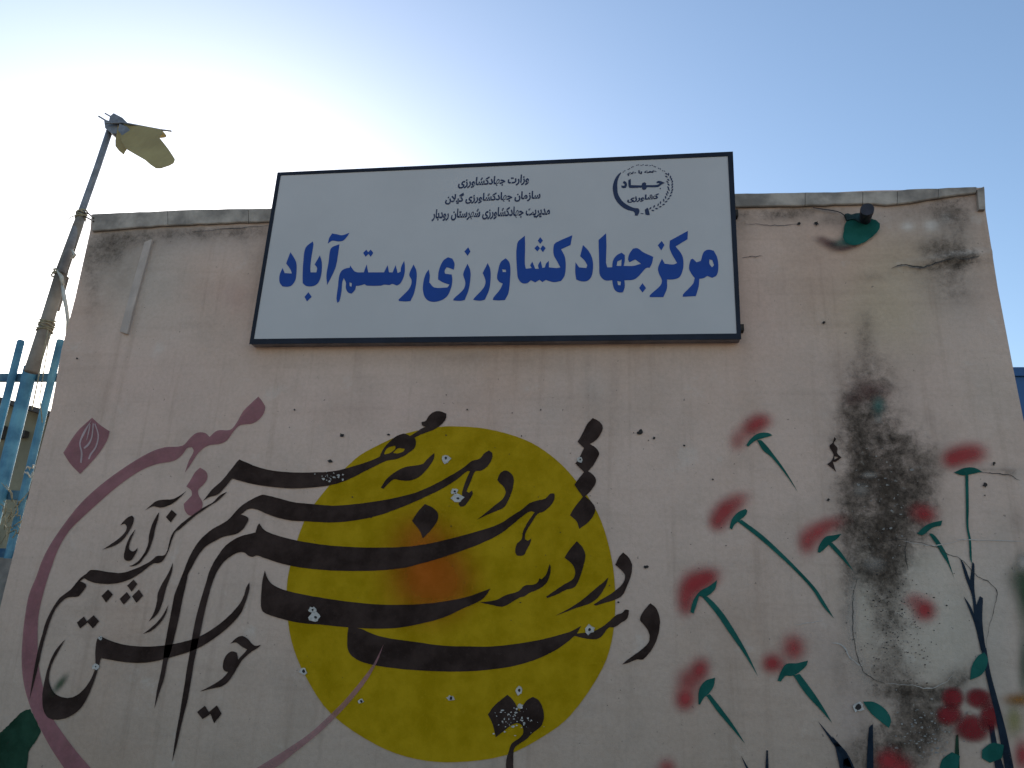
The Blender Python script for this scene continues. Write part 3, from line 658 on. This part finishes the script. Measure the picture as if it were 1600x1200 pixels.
# ---------------------------------------------------------------- the sign
YSG = -.050
sign = empty('sign_board', P(774, 538, YSG)); tag(sign, 'white rectangular sign board with navy border and blue Persian lettering', 'sign')
O = parse('434,270 1145,237.5 1158,530.5 390,538'); I = parse('439,274.5 1137,244.5 1151,521.5 397,530')
def frame_bars():
    o = [P(x, y, YSG) for x, y in O]; i = [P(x, y, YSG) for x, y in I]
    fw = .004
    for a in range(4):
        b = (a+1) % 4
        V = []
        for y in (YSG-fw, YSG-.0005):
            for p in (o[a], o[b], i[b], i[a]): V.append((p.x, y, p.z))
        Fc = [(3,2,1,0),(0,1,5,4),(2,3,7,6),(1,2,6,5),(3,0,4,7)]
        pmesh('border_strip', V, Fc, M_SFRAME, sign)
    V = []; 
    oo = [(p.x+(.003 if k in (0, 3) else -.003), p.z+(-.003 if k in (0, 1) else .003)) for k, p in enumerate(o)]
    for y in (YSG, YSG+.046):
        for x, z in oo: V.append((x, y, z))
    pmesh('sign_box', V, [(0,4,5,1),(1,5,6,2),(2,6,7,3),(3,7,4,0),(4,7,6,5),(3,2,1,0)], M_SBOX, sign)
    V = [(p.x, YSG-.0012, p.z) for p in i]
    pmesh('sign_panel', V, [(3,2,1,0)], M_PANEL, sign)
frame_bars()
YL = YSG-.0024
TITLE = [
 ['S1 150,240 170,270 190,310 193,360 185,430 160,470 130,480 95,478 75,450 75,400 95,350 110,385 160,388 150,360 120,318'],
 ['S1 305,165 310,185 295,280 288,350 290,380 330,380 335,350 318,325 355,262 368,310 365,390 345,450 310,475 260,475 235,455 235,390 240,300 255,210'],
 ['S1 275,518 298,550 265,582 248,550'],
 ['S1 490,185 480,260 465,340 440,400 405,468 400,400 415,310 425,230 440,205'],
 ['S1 410,180 420,140 440,110 470,115 510,122 560,105 545,130 515,160 480,165 440,160'],
 ['S1 940,300 945,340 940,400 915,455 890,472 855,460 840,468 800,465 780,472 680,472 665,462 640,470 605,475 600,500 575,528 550,520 535,490 535,450 520,420 510,450 505,510 490,580 475,592 470,560 480,480 490,400 510,365 545,350 562,348 565,332 600,375 660,380 668,355 680,325 690,380 800,380 825,330 835,380 860,380 880,330 895,385 915,375 920,340', 'S1 560,450 577,455 574,480 561,475'],
 ['S1 655,245 677,222 690,240 708,222 725,245 708,272 692,252 672,272'],
 ['S1 1005,325 1025,370 1025,440 1010,520 985,578 960,582 905,580 900,570 970,500 990,460 990,430 975,395'],
 ['S1 1110,360 1118,400 1115,450 1150,485 1240,485 1255,465 1210,450 1175,430 1180,370 1210,300 1245,275 1275,285 1290,320 1285,362 1255,350 1235,345 1220,370 1225,390 1270,395 1275,430 1265,490 1235,550 1180,580 1120,582 1085,555 1070,500 1075,440 1090,390'],
 ['S1 1380,320 1400,370 1398,440 1385,510 1360,572 1330,578 1280,575 1285,562 1350,500 1365,460 1360,430 1350,390'],
 ['S1 1385,205 1400,235 1380,265 1358,235'],
 ['S1 1520,315 1538,360 1540,430 1530,500 1500,570 1470,577 1420,572 1425,560 1490,490 1505,450 1500,420 1485,385'],
 ['S2 45,282 70,310 78,360 75,430 65,520 40,572 -5,575 -45,572 -40,555 5,500 25,458 0,445 -15,420 -8,370 10,310', 'S2 20,358 45,362 48,378 25,378'],
 ['S2 178,125 180,200 178,320 185,355 225,350 215,330 230,305 250,355 275,355 270,330 288,300 300,350 318,345 325,320 345,300 345,345 400,350 425,345 400,300 378,255 380,190 400,170 508,122 495,190 430,220 455,270 462,330 455,400 430,440 380,448 345,440 325,432 300,448 280,432 250,450 220,435 195,455 160,455 135,430 125,390 125,180'],
 ['S2 285,135 303,160 285,182 268,160'], ['S2 245,212 265,192 283,212 265,235'], ['S2 303,192 323,212 303,240 286,215'],
 ['S2 582,190 620,230 645,280 652,340 640,410 610,440 570,442 535,430 528,380 530,310 555,345 605,350 612,330 590,295 562,268'],
 ['S2 742,108 745,200 742,310 750,345 785,345 790,300 815,262 850,243 872,260 872,300 865,335 930,335 985,320 945,290 905,310 895,290 905,250 930,215 960,212 1000,240 1070,272 1060,320 1045,348 1020,350 975,400 935,430 870,435 872,480 860,518 835,520 805,505 790,470 785,435 735,435 700,400 695,340 690,155', 'S2 820,305 850,290 848,335 815,335', 'S2 820,440 845,445 842,470 825,468'],
 ['S2 995,455 1020,490 995,520 972,488'],
 ['S2 1310,92 1308,150 1225,200 1270,260 1280,320 1270,380 1250,415 1215,428 1165,430 1165,490 1140,552 1045,552 1045,540 1120,470 1130,435 1110,390 1103,350 1130,285 1150,320 1210,325 1235,315 1185,220 1185,160'],
 ['S2 1128,162 1148,190 1125,228 1102,192'],
 ['S2 1345,285 1370,310 1400,300 1420,240 1450,222 1490,230 1515,280 1522,350 1510,400 1480,418 1445,405 1420,420 1390,425 1385,480 1365,545 1275,550 1275,535 1345,460 1358,420 1335,390 1318,350 1330,290', 'S2 1460,290 1480,295 1492,330 1478,345 1460,320'],
]
for lp in TITLE:
    dot = len(parse(lp[0])) <= 4
    sheet('letter_dot' if dot else 'letter', lp, M_BLUEL, sign, YL, sm=not dot, lim=48)
FORMS = {'ا': (0xFE8D,0xFE8E,0,0), 'ب': (0xFE8F,0xFE90,0xFE91,0xFE92), 'ت': (0xFE95,0xFE96,0xFE97,0xFE98), 'ج': (0xFE9D,0xFE9E,0xFE9F,0xFEA0),
 'د': (0xFEA9,0xFEAA,0,0), 'ر': (0xFEAD,0xFEAE,0,0), 'ز': (0xFEAF,0xFEB0,0,0), 'س': (0xFEB1,0xFEB2,0xFEB3,0xFEB4), 'ش': (0xFEB5,0xFEB6,0xFEB7,0xFEB8),
 'ک': (0xFB8E,0xFB8F,0xFB90,0xFB91), 'گ': (0xFB92,0xFB93,0xFB94,0xFB95), 'ل': (0xFEDD,0xFEDE,0xFEDF,0xFEE0), 'م': (0xFEE1,0xFEE2,0xFEE3,0xFEE4),
 'ن': (0xFEE5,0xFEE6,0xFEE7,0xFEE8), 'ه': (0xFEE9,0xFEEA,0xFEEB,0xFEEC), 'و': (0xFEED,0xFEEE,0,0), 'ی': (0xFBFC,0xFBFD,0xFBFE,0xFBFF)}
def shape(s):
    out = []
    for i, c in enumerate(s):
        if c not in FORMS: out.append(c); continue
        prev = i > 0 and s[i-1] in FORMS and FORMS[s[i-1]][2] != 0
        nxt = i < len(s)-1 and s[i+1] in FORMS and FORMS[c][2] != 0
        out.append(chr(FORMS[c][3 if prev and nxt else 1 if prev else 2 if nxt else 0]))
    return ''.join(out)[::-1].replace('\uFE8E\uFEE0', '\uFEFC')
def text(name, s, quad, parent, m, bold=.036):
    """lettering fitted between four points of the board: lower left, lower right, upper left"""
    cu = bpy.data.curves.new('t', 'FONT'); cu.body = shape(s); cu.offset = bold; cu.resolution_u = 3
    o = bpy.data.objects.new('t', cu); COL.objects.link(o)
    bpy.context.view_layer.update()
    me = bpy.data.meshes.new_from_object(o.evaluated_get(bpy.context.evaluated_depsgraph_get()))
    bpy.data.objects.remove(o)
    co = np.array([v.co[:] for v in me.vertices]); mn_, mx = co.min(0), co.max(0)
    a, b, c = [P(x, y, YL) for x, y in quad]
    off = worldoff(parent)
    for v in me.vertices:
        u = (v.co.x-mn_[0])/(mx[0]-mn_[0]); w = (v.co.y-mn_[1])/(mx[1]-mn_[1])
        v.co = a + (b-a)*u + (c-a)*w - off
    me.name = name
    return link(name, me, m, parent)
text('line_of_text', 'وزارت جهادکشاورزی', [(715,295),(826,289),(717,278)], sign, M_NAVYL)
text('line_of_text', 'سازمان جهادکشاورزی گیلان', [(695,320),(844,314),(697,302)], sign, M_NAVYL)
text('line_of_text', 'مدیریت جهادکشاورزی شهرستان رودبار', [(674,346),(859,340),(676,327)], sign, M_NAVYL)
emb = sheet('emblem', ['E 360,290 300,340 240,440 210,560 215,660 245,770 310,870 400,950 500,1000 600,1025 620,1050 625,1100 670,1105 700,1060 710,1000 690,965 600,955 500,910 400,840 340,760 305,680 295,580 300,460 330,370 370,300'], M_NAVYL, sign, YL)
sheet('emblem_foot', ['E 860,955 880,980 905,1090 860,1095 820,1080 810,990'], M_NAVYL, emb, YL, sm=False)
sheet('emblem_word', ['E 1030,470 1060,450 1110,455 1190,490 1130,515 1060,565 850,568 830,610 790,622 755,600 760,575 560,585 520,580 505,555 500,440 545,410 550,530 750,535 760,495 800,475 835,490 835,530 1040,525 1090,500 1050,490 1035,500'], M_NAVYL, emb, YL, lim=40)
sheet('emblem_word', ['E 420,450 460,470 478,520 460,575 410,590 375,575 370,535 385,540 430,540 430,510 395,490'], M_NAVYL, emb, YL)
sheet('letter_dot', ['E 1100,578 1115,595 1100,612 1085,595'], M_NAVYL, emb, YL, sm=False)
text('emblem_text', 'همه با هم', [fq('E',485,360),fq('E',1030,325),fq('E',485,265)], emb, M_NAVYL, .05)
text('emblem_text', 'کشاورزی', [fq('E',475,868),fq('E',1065,815),fq('E',490,735)], emb, M_NAVYL, .05)
def small(cx, cy, L, Wd, rot, name):
    c, s = math.cos(rot), math.sin(rot)
    return sheet(name, [[fq('E', cx+c*x-s*y, cy+s*x+c*y) for x, y in ((-L,0),(-L*.3,-Wd),(L*.5,-Wd*.7),(L,0),(L*.5,Wd*.7),(-L*.3,Wd))]], M_NAVYL, emb, YL, sm=False)
lv = [(1215,320),(1255,330),(1215,370),(1290,380),(1250,430),(1310,420),(1235,470),(1325,465),(1255,520),(1325,520),(1250,575),(1325,570),(1260,615),(1325,620),(1240,665),(1310,670),(1220,705),(1290,730),(1200,760),(1255,785),(1165,815),(1210,840),(1105,860),(1160,895),(1060,900),(1100,935),(985,930),(1030,970),(915,965),(960,1005)]
for i, (x, y) in enumerate(lv):
    a = math.atan2(y-620, x-800)+math.pi/2 + (.55 if i % 2 else -.55)
    small(x, y, 32, 14, a, 'wreath_leaf')
for i, (x, y) in enumerate([(405,285),(435,262),(500,235),(525,222),(565,197),(590,185),(660,158),(690,150),(740,158),(775,150),(830,160),(855,155),(910,165),(950,158),(985,178),(1010,188),(1070,215),(1100,228),(1145,262),(1180,268)]):
    small(x, y, 16, 8.5, math.atan2(y-620, x-780)+math.pi/2+(i % 3-1)*.5, 'emblem_mark')
small(760, 1065, 34, 9, .1, 'emblem_mark')
# fixing lugs at the right side
m_rust = simple('rusty_iron', (.05, .038, .03), .85, .3, .4, 40, .002)
for (x, y) in ((1152, 333), (1161, 512)):
    V = []; Fc = []; a = P(x-8, y+5, -.03); b = P(x+1, y-5, -.03)
    box(V, Fc, a.x, b.x, -.035, -.002, a.z, b.z); pmesh('fixing_lug', V, Fc, m_rust, sign)

# ---------------------------------------------------------------- fence, pole and house on the left
YF = .34
m_blue = simple('blue_fence_paint', (.045, .20, .34), .5, 0, .35, 6, .002, (.11, .30, .40))
m_blue2 = simple('old_blue_paint', (.03, .12, .24), .55, 0, .4, 9, .002, (.10, .20, .24))
fence = empty('fence', (P(30, 870, YF).x, YF, 0)); tag(fence, 'blue metal railing with round pickets left of the wall', 'fence')
def at(x, y, Y=YF): return P(x, y, Y)
zt = at(50, 587).z; zb = at(20, 772).z; XR = edge(LE, 2.0)-.0
def rail(z, h, y):
    V = []; Fc = []; box(V, Fc, -6.0, at(120, 587).x, y-.012, y+.012, z-h/2, z+h/2); return pmesh('rail', V, Fc, m_blue2, fence)
rail(zt, .042, YF+.035); rail(zb, .045, YF+.035); rail(at(20, 864).z, .045, YF+.035)
ztop = at(35, 532).z
xa = at(12, 620).x; xb = at(67, 645).x; d = xb-xa
def picket(x, r=.019, top=ztop, name='picket', m=m_blue, lean=0.0):
    V = []; Fc = []
    tube(V, Fc, [(x, YF, .30), (x+lean*.5, YF, (top+.3)/2), (x+lean, YF, top-.006), (x+lean, YF, top)], [r, r, r, r*.8], 14)
    o = pmesh(name, V, Fc, m, fence, False); return o
first = None
def pic_x(px, py): return at(px, py).x
picket(pic_x(13.5, 610)); picket(pic_x(66, 640), lean=.012)
for k in range(1, 10): picket(pic_x(13.5, 610)-k*(pic_x(66, 640)-pic_x(13.5, 610)))
picket(pic_x(32, 640), .033, at(46, 572).z, 'post', m_blue)
V = []; Fc = []; box(V, Fc, -6.0, edge(LE, 1.5)+.1, .24, .44, 0, at(20, 875).z)
kerb = pmesh('low_wall', V, Fc, simple('grey_block', (.20, .18, .16), .95, 0, .3, 6, .006)); tag(kerb, 'low grey block wall carrying the blue railing', 'wall')

YPOL = .20
m_wood = simple('grey_wood', (.17, .14, .115), .9, 0, .35, 5, .003, (.28, .24, .20))
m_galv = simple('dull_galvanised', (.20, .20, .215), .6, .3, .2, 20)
def at2(x, y, dy=0.0): return P(x, y, YPOL+dy)
b0 = at2(49, 580)
pole = empty('lamp_pole', b0); tag(pole, 'leaning pole tied with rope above the blue railing, thin metal tube on a wooden post', 'pole')
dirv = (at2(120, 352)-b0); low = b0 - dirv*(b0.z/dirv.z)*.78
V = []; Fc = []
tube(V, Fc, [b0+(b0-at2(72, 508))*.03, b0, at2(72, 508), at2(98, 420), at2(122, 352), at2(126, 340)], [.031, .033, .032, .029, .025, .022], 14)
pmesh('wooden_post', V, Fc, m_wood, pole, True)
V = []; Fc = []; tube(V, Fc, [at2(97, 425, -.03), at2(126, 335), at2(152, 262), at2(171, 205)], [.0185, .018, .017, .017], 14); pmesh('metal_tube', V, Fc, m_galv, pole, True)
V = []; Fc = []; tube(V, Fc, [at2(88, 485, .045), at2(104, 433, .045)], [.016, .013], 10); pmesh('wood_stub', V, Fc, m_wood, pole)
m_rope = simple('old_rope', (.30, .26, .17), .95, 0, .3, 60, .003)
m_rag = simple('pale_rag', (.50, .48, .42), .9, 0, .15, 20, .002)
def rope(cx, cy, r, turns, seed, nm='rope_binding', span=9):
    rnd = random.Random(seed); V = []; Fc = []
    axis = (at2(126, 335)-at2(97, 425)).normalized(); u = axis.orthogonal().normalized(); s = axis.cross(u); c = at2(cx, cy)
    pts = []
    for k in range(int(turns*12)+1):
        a = 2*math.pi*k/12; h = (k/(turns*12)-.5)*span/1190*3.3 + .006*math.sin(k*.9)
        pts.append(c + (u*math.cos(a)+s*math.sin(a))*(r+.004*rnd.random()) + axis*h)
    tube(V, Fc, pts, .0042, 6)
    for _ in range(4):
        p = pts[rnd.randrange(len(pts))]
        d = Vector((rnd.uniform(-1, 1), rnd.uniform(-.6, 0), rnd.uniform(-1, .3))).normalized()*rnd.uniform(.03, .07)
        tube(V, Fc, [p, p+d*.5+Vector((0, 0, .01)), p+d], [.003, .0025, .0012], 5)
    o = pmesh(nm, V, Fc, m_rope, pole, True); return o
rope(72, 510, .034, 6, 1, span=22); rope(93, 428, .031, 3, 2, span=12); rope(127, 336, .023, 5, 3, span=16)
V = []; Fc = []
for off_ in (0, 5):
    tube(V, Fc, [at2(128, 332+off_), at2(138, 333+off_*1.6, -.03), P(146, 341+off_, -.02), P(150, 338+off_, .03)], .004, 6)
pmesh('tie_wire', V, Fc, m_rust, pole, True)
V = []; Fc = []
for pts, r in (([(96,445),(102,470),(105,495),(104,520),(98,560),(94,600)], .004), ([(75,515),(66,560),(58,600),(50,640)], .003), ([(78,520),(70,570),(62,620),(66,660)], .0025)):
    tube(V, Fc, [at2(x, y, -.02) for x, y in pts], r, 6)
pmesh('hanging_cord', V, Fc, m_rope, pole, True)
def rag(pts, wd, seed):
    V = []; Fc = []
    for i, (x, y) in enumerate(pts):
        c = at2(x, y, -.03+.01*math.sin(i*2+seed)); ww = wd*(1-.5*i/len(pts))*(1 if i else .5)
        V += [(c.x-ww, c.y, c.z), (c.x, c.y-.006, c.z+.003), (c.x+ww*.8, c.y+.004, c.z)]
    for i in range(len(pts)-1):
        a = 3*i
        for q in (0, 1): Fc.append((a+q, a+q+1, a+q+4, a+q+3))
    o = pmesh('rag_strip', V, Fc, m_rag, pole, True); m = o.modifiers.new('s', 'SOLIDIFY'); m.thickness = .002
rag([(97,445),(100,462),(104,482),(106,500),(107,512)], .012, 1); rag([(88,420),(96,432),(98,445)], .014, 2); rag([(113,392),(117,398),(113,404)], .010, 3)
# the yellow sheet on the pole head
m_yel = simple('faded_yellow_sheet', (.32, .225, .075), .6, 0, .08, 5, .0, (.38, .28, .10))
plate = empty('yellow_plate', at2(200, 200)); tag(plate, 'bent yellow metal shade fixed to the top of the leaning pole', 'lamp shade')
def plate_mesh(s, name, bend):
    pts = smooth(parse(s), k=2); fr = []
    for v in pts:
        dd = ((v.x-190)*.55+(v.y-200)*.83)
        y = YPOL-.04+bend*dd/60; fr.append(P(v.x, v.y, y))
    n = len(fr); V = [tuple(p) for p in fr]+[(p.x+.001, p.y+.004, p.z+.001) for p in fr]; Fc = []
    for a, b, c in tessellate_polygon([[Vector((p.x, p.z, 0)) for p in fr]]):
        A, B, C = fr[a], fr[b], fr[c]
        if (B.x-A.x)*(C.z-A.z)-(B.z-A.z)*(C.x-A.x) < 0: b, c = c, b
        Fc += [(a, b, c), (a+n, c+n, b+n)]
    for i in range(n): Fc.append((i, (i+1) % n, (i+1) % n+n, i+n))
    return pmesh(name, V, Fc, m_yel, plate)
plate_mesh('T 425,190 600,220 780,255 800,290 770,330 850,430 915,530 900,570 820,605 740,618 640,540 475,445 440,400 400,300', 'main_sheet', -.12)
plate_mesh('T 385,215 450,230 520,300 560,400 470,430 435,487 362,410 372,300', 'side_flap', -.05)
slab('fold_shade_wedge', 'T 400,200 470,225 530,290 590,385 530,400 440,330 385,260', YPOL-.060, YPOL-.052, m_galv, plate)  # dark wedge over the sheet, stands in for the shade of its fold
plate_mesh('T 760,250 800,265 838,312 825,326 772,332', 'corner_flap', .02)
V = []; Fc = []; tube(V, Fc, [P(*fq('T', 265, 195), YPOL-.055), P(*fq('T', 430, 190), YPOL-.055), P(*fq('T', 790, 258), YPOL-.06), P(*fq('T', 885, 270), YPOL-.06)], .005, 8); pmesh('support_rod', V, Fc, m_galv, plate)
V = []; Fc = []; tube(V, Fc, [P(*fq('T', 205, 130), YPOL-.03), P(*fq('T', 275, 172), YPOL-.03), P(*fq('T', 340, 190), YPOL-.03)], .0045, 8)
tube(V, Fc, [P(*fq('T', 265, 103), YPOL-.01), P(*fq('T', 340, 145), YPOL-.01)], .004, 8); pmesh('bolt_rod', V, Fc, m_galv, plate)
slab('clamp', 'T 345,100 430,145 425,190 380,200 300,180 310,130', YPOL-.05, YPOL+.02, m_galv, plate)
slab('clamp_band', 'T 255,165 330,180 430,185 425,240 380,290 330,292 265,240', YPOL-.035, YPOL+.035, m_galv, plate)

# house behind the railing
YH = 7.0
hs = empty('house', (P(30, 700, YH).x, YH, 0)); tag(hs, 'olive plastered house with dark eaves behind the blue railing', 'house')
m_ol = simple('olive_render', (.20, .175, .115), .9, 0, .25, 1.2, .01); m_dk = simple('dark_eave', (.06, .05, .045), .8, 0, .3, 4)
a = P(-60, 603, YH); b = P(110, 652, YH)
def hwall():
    L = a.lerp(b, -2.2); R = a.lerp(b, 1.3)
    V = [(L.x, YH, 0), (R.x, YH, 0), (R.x, YH, R.z-.05), (L.x, YH, L.z-.05), (L.x, YH+5, 0), (R.x, YH+5, 0), (R.x, YH+5, R.z-.05), (L.x, YH+5, L.z-.05)]
    pmesh('house_wall', V, [(0,1,2,3),(1,5,6,2),(5,4,7,6),(4,0,3,7)], m_ol, hs)
    V = []
    for z in (-.07, 0):
        for y in (YH-.3, YH+5.3): V += [(L.x-.2, y, L.z+z), (R.x+.2, y, R.z+z-.06)]
    pmesh('house_roof', V, [(0,2,3,1),(4,5,7,6),(0,1,5,4),(2,6,7,3),(1,3,7,5),(0,4,6,2)], m_dk, hs)
    for (x, y, w_, h_) in ((40, 680, 7, 5), (4, 677, 9, 10)):
        V = []; Fc = []; p = P(x-w_, y+h_, YH); q = P(x+w_, y-h_, YH); box(V, Fc, p.x, q.x, YH-.10, YH-.01, p.z, q.z)
        pmesh('vent_box', V, Fc, m_dk, hs)
hwall()
# dry rope and straw caught on the railing
V = []; Fc = []; rnd = random.Random(5)
for k in range(26):
    x, y = rnd.uniform(2, 32), rnd.uniform(783, 836); p = P(x, y, YF-.03)
    d1 = Vector((rnd.uniform(-.04, .04), rnd.uniform(-.03, .02), rnd.uniform(-.06, .06)))
    tube(V, Fc, [p, p+d1*.6+Vector((.01, 0, .01)), p+d1*1.6], [.003, .0025, .0015], 5)
st = pmesh('straw_tangle', V, Fc, m_rope, None, True); tag(st, 'tangle of pale rope caught on the lower rail of the blue railing', 'rope')
V = []; Fc = []
for k in range(10):
    x, y = 48+rnd.uniform(-5, 6), 735+rnd.uniform(-14, 22); p = P(x, y, YF-.03)
    q = p+Vector((rnd.uniform(-.03, .03), rnd.uniform(-.03, .0), rnd.uniform(-.05, .05))); tube(V, Fc, [p, p.lerp(q, .5)+Vector((0, -.01, .01)), q], [.004, .004, .002], 5)
st = pmesh('rag_knot', V, Fc, m_rag, None, True); tag(st, 'pale rag knotted round the blue picket nearest the wall', 'rag')

# blue sheet-metal gate beyond the right end of the wall
YG = .30
gate = empty('metal_gate', (P(1600, 700, YG).x+.6, YG, 0)); tag(gate, 'blue sheet metal gate just beyond the right end of the wall', 'gate')
m_gate = simple('deep_blue_gate', (.012, .075, .22), .45, 0, .2, 3, 0)
gx = edge(RE, 2.0)-.08; gz = P(1594, 575, YG).z
for k in range(8):
    V = []; Fc = []; x0 = gx+.26*k; box(V, Fc, x0+.003, x0+.257, YG, YG+.03, .12, gz-.04); pmesh('gate_panel', V, Fc, m_gate, gate)
V = []; Fc = []; box(V, Fc, gx, gx+2.1, YG-.012, YG+.04, gz-.039, gz); pmesh('gate_rail', V, Fc, m_gate, gate)
